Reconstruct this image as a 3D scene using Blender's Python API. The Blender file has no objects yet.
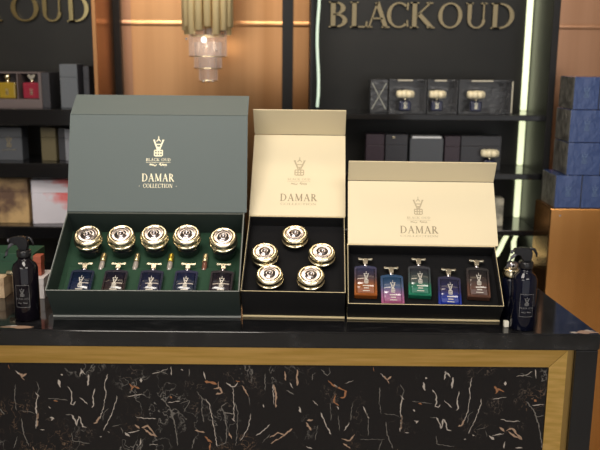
import bpy, bmesh, math, random
from mathutils import Vector, Matrix
R = math.radians
C = bpy.context.scene.collection
sc = bpy.context.scene

# ------------------------------------------------------------ camera, world, lights, exposure
cam_d = bpy.data.cameras.new('camera'); cam = bpy.data.objects.new('camera', cam_d); C.objects.link(cam)
PITCH, ROLL = R(12), R(0.5)
fw = Vector((0, math.cos(PITCH), -math.sin(PITCH)))
rt0, up0 = Vector((1, 0, 0)), Vector((0, math.sin(PITCH), math.cos(PITCH)))
rt = rt0*math.cos(ROLL) + up0*math.sin(ROLL); up = -rt0*math.sin(ROLL) + up0*math.cos(ROLL)
m = Matrix((rt, up, -fw)).transposed().to_4x4(); m.translation = (0, -1.445, 1.465)
cam.matrix_world = m
cam_d.sensor_width = 36; cam_d.lens = 48; cam_d.clip_start = .02
cam_d.dof.use_dof = True; cam_d.dof.focus_distance = 1.60; cam_d.dof.aperture_fstop = 4.5
sc.camera = cam
w = bpy.data.worlds.new('world'); sc.world = w; w.use_nodes = True
w.node_tree.nodes['Background'].inputs[0].default_value = (1, .93, .84, 1)
w.node_tree.nodes['Background'].inputs[1].default_value = .25
sc.view_settings.view_transform = 'Standard'; sc.view_settings.look = 'None'
sc.view_settings.exposure = -0.08; sc.view_settings.gamma = 1; sc.view_settings.use_curve_mapping = False

def area(name, loc, sx, sy, e, col=(1, .92, .82), target=None):
    d = bpy.data.lights.new(name, 'AREA'); d.shape = 'RECTANGLE'; d.size = sx; d.size_y = sy; d.energy = e; d.color = col
    o = bpy.data.objects.new(name, d); C.objects.link(o); o.location = loc
    if target: o.rotation_euler = (Vector(target)-Vector(loc)).to_track_quat('-Z', 'Y').to_euler()
    return o
area('ceiling_panel_light_counter', (-.5, -.75, 2.75), .9, .5, 26, target=(0, .15, 1.0))
area('ceiling_panel_light_aisle', (.9, -1.9, 2.75), 1.2, .6, 30, target=(.1, .1, 1.05))
area('ceiling_panel_light_entrance', (-1.3, -2.6, 2.7), 1.4, .8, 30, target=(0, .2, 1.05))
area('front_fill_light', (.2, -3.3, 1.45), 4.2, 2.3, 34, col=(.96, .98, 1), target=(0, 0, 1.25))  # unseen fill light added to brighten brass and copper and lift the blacks
area('ceiling_panel_light_back', (-.3, .55, 2.75), 1.2, .25, 9, col=(1, .8, .58))

# ------------------------------------------------------------ materials
def mat(name, col, rough=.5, metal=0, **k):
    mt = bpy.data.materials.new(name); mt.use_nodes = True
    b = mt.node_tree.nodes['Principled BSDF']
    b.inputs['Base Color'].default_value = (*col, 1); b.inputs['Roughness'].default_value = rough
    b.inputs['Metallic'].default_value = metal
    names = dict(coat='Coat Weight', coatr='Coat Roughness', trans='Transmission Weight', ior='IOR', spec='Specular IOR Level',
                 aniso='Anisotropic', sheen='Sheen Weight', es='Emission Strength', alpha='Alpha')
    for kk, v in k.items():
        if kk == 'em': b.inputs['Emission Color'].default_value = (*v, 1)
        elif kk in names: b.inputs[names[kk]].default_value = v
    return mt
def N(mt, t, **k):
    n = mt.node_tree.nodes.new(t)
    for a, v in k.items(): setattr(n, a, v)
    return n
def L(mt, a, b): mt.node_tree.links.new(a, b)
def bsdf(mt): return mt.node_tree.nodes['Principled BSDF']
def bump(mt, scale, strength, dist=.001, stretch=(1, 1, 1), detail=3):
    tc = N(mt, 'ShaderNodeTexCoord'); mp = N(mt, 'ShaderNodeMapping'); mp.inputs['Scale'].default_value = stretch
    nz = N(mt, 'ShaderNodeTexNoise'); nz.inputs['Scale'].default_value = scale; nz.inputs['Detail'].default_value = detail
    bp = N(mt, 'ShaderNodeBump'); bp.inputs['Strength'].default_value = strength; bp.inputs['Distance'].default_value = dist
    L(mt, tc.outputs['Object'], mp.inputs[0]); L(mt, mp.outputs[0], nz.inputs['Vector']); L(mt, nz.outputs['Fac'], bp.inputs['Height'])
    L(mt, bp.outputs[0], bsdf(mt).inputs['Normal']); return nz
def varied(mt, c1, c2, scale, stretch=(1, 1, 1), lo=.35, hi=.65, detail=4):
    tc = N(mt, 'ShaderNodeTexCoord'); mp = N(mt, 'ShaderNodeMapping'); mp.inputs['Scale'].default_value = stretch
    nz = N(mt, 'ShaderNodeTexNoise'); nz.inputs['Scale'].default_value = scale; nz.inputs['Detail'].default_value = detail
    cr = N(mt, 'ShaderNodeValToRGB'); cr.color_ramp.elements[0].position = lo; cr.color_ramp.elements[1].position = hi
    cr.color_ramp.elements[0].color = (*c1, 1); cr.color_ramp.elements[1].color = (*c2, 1)
    L(mt, tc.outputs['Object'], mp.inputs[0]); L(mt, mp.outputs[0], nz.inputs['Vector']); L(mt, nz.outputs['Fac'], cr.inputs[0])
    L(mt, cr.outputs[0], bsdf(mt).inputs['Base Color']); return cr
def gradient(mt, axis, stops):
    """stops: (position in 0..1 of the object's own height, colour) - the glass itself is tinted this way"""
    tc = N(mt, 'ShaderNodeTexCoord'); sp = N(mt, 'ShaderNodeSeparateXYZ'); cr = N(mt, 'ShaderNodeValToRGB')
    L(mt, tc.outputs['Generated'], sp.inputs[0]); L(mt, sp.outputs[axis], cr.inputs[0])
    e = cr.color_ramp.elements
    e[0].position, e[0].color = stops[0][0], (*stops[0][1], 1); e[1].position, e[1].color = stops[-1][0], (*stops[-1][1], 1)
    for p, c in stops[1:-1]:
        n = e.new(p); n.color = (*c, 1)
    L(mt, cr.outputs[0], bsdf(mt).inputs['Base Color'])

M = {}
M['green_card'] = mat('dark green card', (.026, .037, .034), .42, spec=.5); bump(M['green_card'], 900, .15, .0003)
M['green_lid'] = mat('lit green card', (.080, .106, .106), .5); bump(M['green_lid'], 900, .12, .0003)  # same green card; light falling on the lid put into its colour
M['green_felt'] = mat('green felt', (.006, .040, .018), .9, sheen=.1); bump(M['green_felt'], 700, .5, .0006)
M['grey_edge'] = mat('pale card edge', (.30, .32, .31), .5)
M['beige_card'] = mat('beige card', (.68, .595, .41), .55); bump(M['beige_card'], 800, .1, .0003)
M['beige_edge'] = mat('beige card edge', (.72, .60, .36), .45)
M['black_card'] = mat('black card', (.009, .009, .010), .5, spec=.3)
M['foam'] = mat('black foam', (.007, .007, .008), .95, spec=.15); bump(M['foam'], 1200, .5, .0006)
M['gold'] = mat('polished pale gold', (.86, .79, .58), .2, 1)
M['gold_dark'] = mat('aged gold', (.62, .48, .24), .22, 1)
M['silver'] = mat('polished silver', (.55, .53, .56), .15, 1)
M['medal'] = mat('grey silver medallion', (.34, .32, .34), .14, 1)
M['gold_ink'] = mat('pale gold foil', (.82, .76, .55), .4, .3)
M['brown_ink'] = mat('grey brown foil', (.26, .21, .13), .5, .1)
M['faint_ink'] = mat('faint grey foil', (.42, .35, .23), .5, .1)
M['jar_black'] = mat('black glass jar', (.012, .013, .016), .08, coat=.5)
M['black_gloss'] = mat('glossy black laminate', (.007, .007, .008), .12, spec=.4)
M['black_satin'] = mat('satin black laminate', (.008, .0075, .0075), .35, spec=.3)
M['black_panel'] = mat('dark back panel', (.012, .012, .010), .4, spec=.3); varied(M['black_panel'], (.009, .009, .008), (.017, .016, .013), 3)
M['brass'] = mat('brushed brass', (.66, .42, .13), .34, 1); varied(M['brass'], (.58, .37, .10), (.72, .47, .16), 30, (.25, 4, 4)); 
M['brass_shaded'] = mat('shaded brass return', (.38, .25, .09), .35, 1)  # brass turned away to the right, its shade put into the colour
def copper(name, c1, c2, rough=.32):
    mt = mat(name, c1, rough, 1, aniso=.5); varied(mt, c1, c2, 3.0, (3.2, 1, .12), .3, .7)  # broad vertical streaks put reflected highlights into the base colour
    return mt
M['copper'] = copper('brushed copper sheet', (.40, .19, .075), (.62, .33, .15), .3)
M['copper_pink'] = copper('pink copper sheet', (.34, .17, .09), (.50, .28, .17))
M['copper_deep'] = copper('deep copper sheet', (.56, .25, .07), (.80, .40, .14), .26)
M['led'] = mat('led tube', (.9, .95, .75), .5, em=(.86, .92, .56), es=1.2)
M['led_pale'] = mat('pale led tube', (.9, .95, .85), .5, em=(.72, .90, .68), es=.85)
M['lamp_gold'] = mat('satin brass tube', (.98, .80, .44), .38, .25)
M['lamp_bulb'] = mat('led bulb', (1, 1, 1), .5, em=(.95, .97, 1), es=2.2)
M['crystal'] = mat('clear crystal', (.62, .52, .50), .05, alpha=.16, spec=.7)
M['clear'] = mat('clear glass', (.92, .94, .95), .04, trans=1, ior=1.45)
M['clear_film'] = mat('clear wrap', (.9, .9, .9), .06, alpha=.16)
M['floor'] = mat('dark stone floor', (.42, .37, .30), .25); varied(M['floor'], (.33, .31, .27), (.45, .42, .37), 4)
M['wall'] = mat('warm plaster', (.50, .45, .38), .7); bump(M['wall'], 60, .1)
M['ceiling'] = mat('off white ceiling', (.62, .57, .50), .8); bump(M['ceiling'], 60, .1)
M['label_white'] = mat('printed silver grey', (.13, .13, .13), .5)
M['cream_cap'] = mat('cream cap', (.95, .86, .60), .4)
M['wood'] = mat('cap collar', (.25, .2, .14), .4)

def marble(name):
    mt = mat(name, (.010, .009, .009), .22, spec=.2)
    tc = N(mt, 'ShaderNodeTexCoord')
    warp = N(mt, 'ShaderNodeTexNoise'); warp.inputs['Scale'].default_value = 14; warp.inputs['Detail'].default_value = 4
    mx = N(mt, 'ShaderNodeMix'); mx.data_type = 'VECTOR'; mx.inputs[0].default_value = .12
    L(mt, tc.outputs['Object'], warp.inputs['Vector']); L(mt, tc.outputs['Object'], mx.inputs[4]); L(mt, warp.outputs['Color'], mx.inputs[5])
    mp = N(mt, 'ShaderNodeMapping'); mp.inputs['Scale'].default_value = (1.0, 1, .45); L(mt, mx.outputs[1], mp.inputs[0])
    prev = None
    for sc_, wd, c, ms in ((34, .010, (.16, .15, .14), 9), (60, .010, (.11, .085, .07), 16), (46, .006, (.14, .09, .06), 7)):
        nz = N(mt, 'ShaderNodeTexNoise'); nz.inputs['Scale'].default_value = sc_; nz.inputs['Detail'].default_value = 3; L(mt, mp.outputs[0], nz.inputs['Vector'])
        a = N(mt, 'ShaderNodeMath', operation='SUBTRACT'); a.inputs[1].default_value = .5; L(mt, nz.outputs['Fac'], a.inputs[0])
        ab = N(mt, 'ShaderNodeMath', operation='ABSOLUTE'); L(mt, a.outputs[0], ab.inputs[0])
        lt = N(mt, 'ShaderNodeMapRange'); lt.inputs['From Min'].default_value = 0; lt.inputs['From Max'].default_value = wd*1.6
        lt.inputs['To Min'].default_value = 1; lt.inputs['To Max'].default_value = 0; L(mt, ab.outputs[0], lt.inputs['Value'])
        mk = N(mt, 'ShaderNodeTexNoise'); mk.inputs['Scale'].default_value = ms; mk.inputs['Detail'].default_value = 2
        mo = N(mt, 'ShaderNodeMapping'); mo.inputs['Location'].default_value = (sc_, ms, 3); L(mt, tc.outputs['Object'], mo.inputs[0]); L(mt, mo.outputs[0], mk.inputs['Vector'])
        mr = N(mt, 'ShaderNodeMapRange'); mr.inputs['From Min'].default_value = .56; mr.inputs['From Max'].default_value = .68; L(mt, mk.outputs['Fac'], mr.inputs['Value'])
        mu = N(mt, 'ShaderNodeMath', operation='MULTIPLY'); L(mt, lt.outputs[0], mu.inputs[0]); L(mt, mr.outputs[0], mu.inputs[1])
        cm = N(mt, 'ShaderNodeMix'); cm.data_type = 'RGBA'; L(mt, mu.outputs[0], cm.inputs[0])
        if prev is None: cm.inputs[6].default_value = (.009, .008, .0085, 1)
        else: L(mt, prev, cm.inputs[6])
        cm.inputs[7].default_value = (*c, 1); prev = cm.outputs[2]
    L(mt, prev, bsdf(mt).inputs['Base Color']); return mt
M['marble'] = marble('black veined marble')
M['marble_top'] = mat('polished black marble top', (.008, .008, .009), .08, spec=.5); varied(M['marble_top'], (.007, .007, .008), (.022, .022, .024), 22, (1, 2, 1), .52, .78)
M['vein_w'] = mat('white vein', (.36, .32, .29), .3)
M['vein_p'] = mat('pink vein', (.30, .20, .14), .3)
M['vein_o'] = mat('rust vein', (.25, .11, .05), .25)
M['vein_g'] = mat('grey vein', (.13, .12, .11), .25)

# ------------------------------------------------------------ mesh helpers
class MB:
    def __init__(s): s.bm = bmesh.new(); s.mats = []
    def mi(s, m):
        if m not in s.mats: s.mats.append(m)
        return s.mats.index(m)
    def box(s, x0, x1, y0, y1, z0, z1, m=None, bev=0):
        r = bmesh.ops.create_cube(s.bm, size=1)
        bmesh.ops.scale(s.bm, vec=(x1-x0, y1-y0, z1-z0), verts=r['verts'])
        bmesh.ops.translate(s.bm, vec=((x0+x1)/2, (y0+y1)/2, (z0+z1)/2), verts=r['verts'])
        fs = {f for v in r['verts'] for f in v.link_faces}
        if m: 
            for f in fs: f.material_index = s.mi(m)
        if bev:
            es = {e for v in r['verts'] for e in v.link_edges}
            rr = bmesh.ops.bevel(s.bm, geom=list(es), offset=bev, segments=2, affect='EDGES', profile=.5)
            if m:
                for f in rr['faces']: f.material_index = s.mi(m)
        return s
    def prism(s, pts, a0, a1, axis='y', m=None):
        """closed 2D outline swept along an axis. axis y: pts=(x,z); axis x: pts=(y,z); axis z: pts=(x,y)"""
        def P(p, a): return {'y': (p[0], a, p[1]), 'x': (a, p[0], p[1]), 'z': (p[0], p[1], a)}[axis]
        A = [s.bm.verts.new(P(p, a0)) for p in pts]; B = [s.bm.verts.new(P(p, a1)) for p in pts]
        n = len(pts); fs = [s.bm.faces.new(A), s.bm.faces.new(B[::-1])]
        for i in range(n): fs.append(s.bm.faces.new((A[i], B[i], B[(i+1) % n], A[(i+1) % n])))
        if m: 
            for f in fs: f.material_index = s.mi(m)
        return s
    def lathe(s, prof, n=32, c=(0, 0, 0), m=None, sx=1, sy=1, axis='z'):
        rings = []
        for r, z in prof:
            ring = []
            for i in range(n if r > 1e-6 else 1):
                a = 2*math.pi*i/n; p = (r*math.cos(a)*sx, r*math.sin(a)*sy, z)
                if axis == 'y': p = (p[0], p[2], -p[1])
                ring.append(s.bm.verts.new((c[0]+p[0], c[1]+p[1], c[2]+p[2])))
            rings.append(ring)
        for a, b in zip(rings, rings[1:]):
            for i in range(n):
                j = (i+1) % n
                if len(a) == 1 and len(b) == 1: continue
                if len(a) == 1: f = s.bm.faces.new((a[0], b[j], b[i]))
                elif len(b) == 1: f = s.bm.faces.new((a[i], a[j], b[0]))
                else: f = s.bm.faces.new((a[i], a[j], b[j], b[i]))
                f.smooth = True
                if m: f.material_index = s.mi(m)
        for ring in (rings[0], rings[-1]):
            if len(ring) > 2:
                f = s.bm.faces.new(ring)
                if m: f.material_index = s.mi(m)
        return s
    def tube(s, pts, r, n=8, m=None):
        pts = [Vector(p) for p in pts]; rings = []
        rr = r if isinstance(r, (list, tuple)) else [r]*len(pts)
        for i, p in enumerate(pts):
            d = (pts[min(i+1, len(pts)-1)]-pts[max(i-1, 0)]).normalized()
            u = d.cross(Vector((0, 0, 1)) if abs(d.z) < .9 else Vector((1, 0, 0))).normalized(); v = d.cross(u)
            rings.append([s.bm.verts.new(p+(u*math.cos(2*math.pi*k/n)+v*math.sin(2*math.pi*k/n))*rr[i]) for k in range(n)])
        for a, b in zip(rings, rings[1:]):
            for k in range(n):
                f = s.bm.faces.new((a[k], a[(k+1) % n], b[(k+1) % n], b[k])); f.smooth = True
                if m: f.material_index = s.mi(m)
        for q in (rings[0], rings[-1]):
            f = s.bm.faces.new(q)
            if m: f.material_index = s.mi(m)
        return s
    def tf(s, mtx): bmesh.ops.transform(s.bm, matrix=mtx, verts=s.bm.verts); return s
    def build(s, name, m=None, parent=None, loc=None, rot=None):
        bmesh.ops.recalc_face_normals(s.bm, faces=s.bm.faces)
        me = bpy.data.meshes.new(name); s.bm.to_mesh(me); s.bm.free()
        if m: me.materials.append(m)
        for q in s.mats: me.materials.append(q)
        o = bpy.data.objects.new(name, me); C.objects.link(o)
        if parent: o.parent = parent
        if loc: o.location = loc
        if rot: o.rotation_euler = rot
        return o
def tag(o, label=None, cat=None, group=None, kind=None):
    for k, v in (('label', label), ('category', cat), ('group', group), ('kind', kind)):
        if v: o[k] = v
    return o
def thing(name, label, cat, loc=(0, 0, 0), rot=(0, 0, 0), group=None):
    o = bpy.data.objects.new(name, None); o.empty_display_size = .02; C.objects.link(o); o.location = loc; o.rotation_euler = rot
    return tag(o, label, cat, group)
def struct(o): o['kind'] = 'structure'; return o
def copy_tree(o, parent=None):
    c = o.copy(); C.objects.link(c); c.parent = parent
    for ch in list(o.children): copy_tree(ch, c)
    return c

# ------------------------------------------------------------ lettering: own roman capitals from strokes
def seg(x0, y0, x1, y1, w):
    dx, dy = x1-x0, y1-y0; l = math.hypot(dx, dy); nx, ny = -dy/l*w/2, dx/l*w/2
    return [(x0+nx, y0+ny), (x1+nx, y1+ny), (x1-nx, y1-ny), (x0-nx, y0-ny)]
def arc(cx, cy, rx, ry, a0, a1, wt, wn, n=14):
    out = []
    for i in range(n):
        t0, t1 = a0+(a1-a0)*i/n, a0+(a1-a0)*(i+1)/n
        q = []
        for t, side in ((t0, 1), (t1, 1), (t1, -1), (t0, -1)):
            c, s_ = math.cos(R(t)), math.sin(R(t)); wd = wn+(wt-wn)*c*c
            q.append((cx+c*(rx-wd/2+side*wd/2), cy+s_*(ry-wd/2+side*wd/2)))
        out.append(q)
    return out
W, T, SF = .15, .06, .05
def stem(x, a=0, b=1, w=W): return [seg(x, a, x, b, w), seg(x-.14, SF/2, x+.14, SF/2, SF) if a == 0 else seg(x-.01, a, x+.01, a, SF), seg(x-.14, 1-SF/2, x+.14, 1-SF/2, SF)]
GL = {
 'B': (.66, stem(.16)+arc(.24, .75, .30, .25, -90, 90, W, T)+arc(.24, .27, .36, .27, -90, 90, W, T)+[seg(.16, .97, .26, .97, T), seg(.16, .51, .26, .51, T), seg(.16, .03, .26, .03, T)]),
 'L': (.62, stem(.16)+[seg(.16, .03, .58, .03, T), seg(.56, 0, .59, .24, T)]),
 'A': (.82, [seg(.41, 1.0, .12, .02, T), seg(.39, 1.0, .70, .02, W), seg(.22, .36, .60, .36, T), seg(.0, .025, .24, .025, SF), seg(.56, .025, .84, .025, SF)]),
 'C': (.80, arc(.46, .5, .44, .5, 50, 310, W, T, 22)+[seg(.76, .70, .78, .98, T), seg(.76, .30, .78, .05, T)]),
 'K': (.80, stem(.16)+[seg(.22, .45, .66, .97, T), seg(.30, .56, .72, .03, W), seg(.54, .975, .76, .975, SF), seg(.58, .025, .84, .025, SF)]),
 'O': (.92, arc(.46, .5, .45, .5, 0, 360, W, T, 30)),
 'U': (.84, [seg(.17, .34, .17, 1, W), seg(.70, .34, .70, 1, T), seg(.03, .975, .31, .975, SF), seg(.58, .975, .82, .975, SF)]+arc(.435, .34, .33, .34, 180, 360, .12, T)),
 'D': (.84, stem(.16)+arc(.30, .5, .50, .5, -90, 90, W, T, 20)+[seg(.16, .97, .32, .97, T), seg(.16, .03, .32, .03, T)]),
 'M': (1.0, [seg(.14, 0, .16, 1, T), seg(.16, 1, .50, .05, W), seg(.50, .05, .84, 1, T), seg(.84, 0, .84, 1, W), seg(.02, .025, .26, .025, SF), seg(.72, .025, .98, .025, SF), seg(.04, .975, .2, .975, SF), seg(.8, .975, .98, .975, SF)]),
 'R': (.76, stem(.16)+arc(.26, .74, .32, .26, -90, 90, W, T)+[seg(.16, .97, .28, .97, T), seg(.16, .5, .28, .5, T), seg(.32, .5, .68, .03, W), seg(.58, .025, .80, .025, SF)]),
 'T': (.72, stem(.36)+[seg(.03, .965, .69, .965, T), seg(.04, .8, .04, .97, T), seg(.68, .8, .68, .97, T)]),
 'E': (.64, stem(.16)+[seg(.16, .03, .56, .03, T), seg(.16, .52, .44, .52, T), seg(.16, .97, .54, .97, T), seg(.57, 0, .57, .2, T), seg(.54, .8, .54, 1, T)]),
 'I': (.34, stem(.17)),
 'N': (.86, [seg(.14, 0, .14, 1, T), seg(.12, 1, .74, .0, W), seg(.74, 0, .74, 1, T), seg(.02, .025, .26, .025, SF), seg(.62, .975, .86, .975, SF), seg(0, .975, .16, .975, SF)]),
 '-': (.5, [seg(.12, .42, .38, .42, .09)]), ' ': (.42, []),
}
def glyph_quads(text, h, gap=.10):
    """quads of the whole line, centred on x=0, baseline y=0"""
    x = 0; out = []; sizes = []
    for ch in text:
        k = 1.0
        if ch == '*': continue
        wd, q = GL[ch]
        out.append([[(a+x, b) for a, b in p] for p in q]); x += wd+gap
    tot = x-gap
    return [[[((a-tot/2)*h, b*h) for a, b in p] for p in g] for g in out], tot*h
def emblem_quads(h):
    """incense burner: spire, open bowl, waist, barred base. height h, x centred"""
    q = [seg(0, .80, 0, 1.0, .035), seg(-.22, .80, -.10, .48, .07), seg(.22, .80, .10, .48, .07), seg(-.27, .81, -.17, .81, .04), seg(.27, .81, .17, .81, .04),
         seg(-.10, .74, 0, .86, .04), seg(.10, .74, 0, .86, .04), seg(-.11, .60, .11, .60, .05), seg(-.05, .34, -.10, .48, .06), seg(.05, .34, .10, .48, .06), seg(-.12, .46, .12, .46, .05),
         seg(0, .34, 0, .48, .05), seg(-.19, .31, .19, .31, .05), seg(-.19, .18, .19, .18, .05), seg(-.17, .04, .17, .04, .06),
         seg(-.19, .04, -.19, .31, .05), seg(.19, .04, .19, .31, .05), seg(-.06, .04, -.06, .31, .05), seg(.06, .04, .06, .31, .05)]
    return [[(a*h, b*h) for a, b in p] for p in q]
def script_quads(w_, h):
    """two short words of flowing script, right one longer"""
    pts1 = [(-.5, .35), (-.46, .75), (-.42, .35), (-.38, .7), (-.33, .3), (-.27, .55), (-.22, .2), (-.14, .25), (-.1, .6)]
    pts2 = [(.06, .45), (.13, .95), (.15, .3), (.22, .35), (.26, .75), (.30, .3), (.36, .6), (.41, .3), (.46, .7), (.5, .2)]
    q = []
    for ps in (pts1, pts2):
        for a, b in zip(ps, ps[1:]): q.append([(x*1, y) for x, y in seg(a[0]*w_, a[1]*h, b[0]*w_, b[1]*h, h*.2)])
    for dx, dy in ((-.3, .95), (-.2, .9), (.2, 1.05), (.34, .95), (.4, -.05)): q.append(seg(dx*w_-h*.07, dy*h, dx*w_+h*.07, dy*h, h*.14))
    return q

# ------------------------------------------------------------ the room
def S(mb, name, m): return struct(mb.build(name, m))
YB = 1.25
S(MB().box(-2.8, 2.8, -3.6, 1.35, -.1, 0), 'floor', M['floor'])
S(MB().box(-2.8, 2.8, -3.6, 1.35, 2.9, 3.0), 'ceiling', M['ceiling'])
S(MB().box(-2.8, 2.8, YB, YB+.1, 0, 2.9), 'wall_back', M['black_satin'])
S(MB().box(-2.9, -2.8, -3.6, 1.35, 0, 2.9), 'wall_left', M['wall'])
S(MB().box(2.8, 2.9, -3.6, 1.35, 0, 2.9), 'wall_right', M['wall'])
S(MB().box(-2.8, 2.8, -3.7, -3.6, 0, 2.9), 'wall_front', M['wall'])
def clad(x0, x1, m, n, t=.008, z1=2.9, bead=True):
    mb = MB().box(x0, x1, YB-t, YB, 0, z1, m)
    if bead:   # added bead standing in for a bright reflected line across the sheet
        mb.prism([(YB-t, 1.553), (YB-t-.0012, 1.558), (YB-t-.0016, 1.562), (YB-t-.0012, 1.566), (YB-t, 1.571)], x0+.0005, x1-.0005, 'x', m)
    return struct(mb.build('trim_%d' % n))
clad(-.588, -.557, M['copper_pink'], 1)
clad(-.557, -.063, M['copper'], 2, .006)
clad(-.028, .024, M['copper'], 3)
clad(.80, 2.0, M['copper_pink'], 4)
S(MB().box(-.6105, -.588, YB-.03, YB, 0, 2.9), 'trim_5', M['black_satin'])
S(MB().box(-.063, -.028, YB-.022, YB, 0, 2.9), 'trim_6', M['black_satin'])

# ------------------------------------------------------------ display units
un = thing('shelving_unit', 'black shelving unit with raised gold lettering, left of the copper wall', 'shelves', (-1.12, 1.1, 0))
def rel(mb, name, m, root, **k):
    o = mb.tf(Matrix.Translation(-root.location)).build(name, m, root); return o
rel(MB().box(-1.6, -.6235, 1.22, 1.245, 0, 2.6), 'back_panel', M['black_panel'], un)
rel(MB().box(-.623, -.611, 1.0, 1.245, 0, 2.6, M['copper'], .001), 'side_panel', None, un)
rel(MB().box(-1.6, -1.58, 1.0, 1.22, 0, 2.6), 'side_panel', M['black_satin'], un)
for zt, th in ((1.297, .05), (1.132, .046), (.933, .04), (.76, .03), (.55, .03)):
    rel(MB().box(-1.58, -.6235, 1.0, 1.2195, zt-th, zt, bev=.003), 'shelf', M['black_gloss'], un)
rel(MB().box(-1.58, -.6235, 1.02, 1.2195, 0, .5), 'cupboard', M['black_satin'], un)
ur = thing('shelving_unit', 'black shelving unit with light strips behind the pale boxes, right of the copper wall', 'shelves', (.4, 1.1, 0))
rel(MB().box(.027, .7445, 1.22, 1.245, 0, 2.6), 'back_panel', M['black_panel'], ur)
rel(MB().box(.0265, .034, 1.0, 1.22, 0, 2.6), 'side_panel', M['black_satin'], ur)
rel(MB().box(.7445, .765, 1.0, 1.245, 0, 2.6, None, .002), 'side_panel', M['black_satin'], ur)
for zt, th in ((1.292, .018), (1.112, .018), (.934, .018), (.75, .018), (.55, .03)):
    rel(MB().box(.041, .7445, 1.0, 1.2195, zt-th, zt, bev=.002), 'shelf', M['black_gloss'], ur)
rel(MB().box(.041, .7445, 1.02, 1.2195, 0, .5), 'cupboard', M['black_satin'], ur)

# wall lettering
def wall_sign(text, spans, z0, h, y, m, label, x_of=None):
    root = thing('wall_sign', label, 'sign', ((spans[0][0]+spans[-1][1])/2, y, z0))
    for ch, (x0, x1) in zip(text, spans):
        q = GL[ch][1]; xs = [a for p in q for a, b in p]; mn, mx_ = min(xs), max(xs)
        mb = MB()
        for p in q:
            mb.prism([(x0+(a-mn)/(mx_-mn)*(x1-x0), z0+b*h) for a, b in p], y-.012, y, 'y')
        rel(mb, 'letter', m, root)
    return root
M['sign_gold'] = mat('polished gold letters', (.24, .19, .11), .2, 1)  # base darkened for the dark reflections in the letter faces
M['sign_lit'] = mat('lit gold letters', (.55, .45, .22), .16, 1)  # lighter copy of the letter gold, its bright reflections put into the colour
wall_sign('BLACKOUD', [(.086, .146), (.155, .212), (.205, .283), (.273, .343), (.348, .428), (.438, .515), (.526, .594), (.607, .682)], 1.553, .080, 1.2185, M['sign_gold'],
          'gold metal wall lettering reading BLACK OUD above the right shelves')
wall_sign('BLACKOUD', [(-1.321, -1.255), (-1.245, -1.183), (-1.190, -1.105), (-1.115, -1.038), (-1.048, -.964), (-.934, -.845), (-.838, -.768), (-.754, -.684)], 1.563, .084, 1.2185, M['sign_lit'],
          'cropped gold wall lettering ending in OUD above the left shelves')

# LED light strips
def vstrip(pts, r, m, label):
    return tag(MB().tube(pts, r, 8).build('light_strip', m), label, 'light strip')
for (za, zb, lb) in ((1.2925, 2.4, 'long glowing light strip upright beside the OUD lettering'), (1.1125, 1.2735, 'glowing light strip between the first and second right shelves'),
                     (.9345, 1.0935, 'glowing light strip below the second right shelf, beside the beige lid')):
    tag(MB().box(.7225, .7415, 1.206, 1.2195, za, zb, None, .003).build('light_strip', M['led']), lb, 'light strip')
pts = []
for i in range(30):
    z = 1.298+i*.04; pts.append((.0505+.0045*math.sin(i*.75+.6)+.004*math.sin(i*.31), 1.207, z))
vstrip(pts, .0045, M['led_pale'], 'thin wavy white light strip hanging beside the copper wall')
vstrip([(.716, 1.205, .905), (.706, 1.20, .885), (.684, 1.17, .862), (.668, 1.15, .838), (.652, 1.13, .822), (.640, 1.12, .828)], .008, M['led'], 'loose end of a glowing light strip curling above the small bottle')
vstrip([(.722, 1.16, .905), (.722, 1.16, .885), (.712, 1.15, .862), (.706, 1.12, .835), (.690, 1.10, .800)], .008, M['led'], 'looped glowing light strip drooping behind the right spray bottle')

# chandelier
ch = thing('pendant_lamp', 'gold pendant chandelier of upright tubes above tiers of clear glass', 'chandelier', (-.277, .98, 1.50))
CL = Vector((-.277, .98, 0))
mb = MB()
random.seed(3)
mb = MB().lathe([(0, 1.86), (.078, 1.86), (.078, 1.875), (0, 1.875)], 24, (CL.x, CL.y, 0)); rel(mb, 'top_plate', M['lamp_gold'], ch)
for i in range(16):
    a = 2*math.pi*i/16+.1; r_ = .064; zz = 1.525+(.018 if i % 3 == 0 else -.004 if i % 3 == 1 else .008)
    rel(MB().lathe([(.0115, zz), (.0115, 1.859)], 10, (CL.x+r_*math.cos(a), CL.y+r_*math.sin(a), 0)), 'tube', M['lamp_gold'], ch)
rel(MB().tube([(CL.x, CL.y, 1.876), (CL.x, CL.y, 2.9)], .006), 'rod', M['lamp_gold'], ch)
rel(MB().lathe([(0, 1.515), (.048, 1.515), (.048, 1.520), (0, 1.520)], 24, (CL.x, CL.y, 0)), 'lamp_plate', M['lamp_gold'], ch)
for r_, z0, z1, n in ((.053, 1.458, 1.538, 14), (.038, 1.424, 1.50, 10), (.025, 1.388, 1.46, 8)):
    mb = MB()
    for i in range(n):
        a = 2*math.pi*i/n; wd = math.pi*r_/n*.84
        p = MB.__new__(MB)
        m4 = Matrix.Translation((CL.x+r_*math.cos(a), CL.y+r_*math.sin(a), 0)) @ Matrix.Rotation(a, 4, 'Z')
        before = len(mb.bm.verts); mb.box(-.003, .003, -wd, wd, z0, z1); mb.bm.verts.ensure_lookup_table()
        bmesh.ops.transform(mb.bm, matrix=m4, verts=mb.bm.verts[before:])
    gt = rel(mb, 'glass_tier', M['crystal'], ch)
    ring = MB()
    ring.tube([(CL.x+(r_+.0045)*math.cos(2*math.pi*k/28), CL.y+(r_+.0045)*math.sin(2*math.pi*k/28), z0) for k in range(29)], .0016, 6)
    rel(ring, 'tier_ring', M['gold'], ch)
for dx, dy, z in ((-.008, -.035, 1.506), ):
    rel(MB().lathe([(0, z-.009), (.006, z-.006), (.008, z), (.006, z+.006), (0, z+.009)], 12, (CL.x+dx, CL.y+dy, 0)), 'bulb', M['lamp_bulb'], ch)
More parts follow.
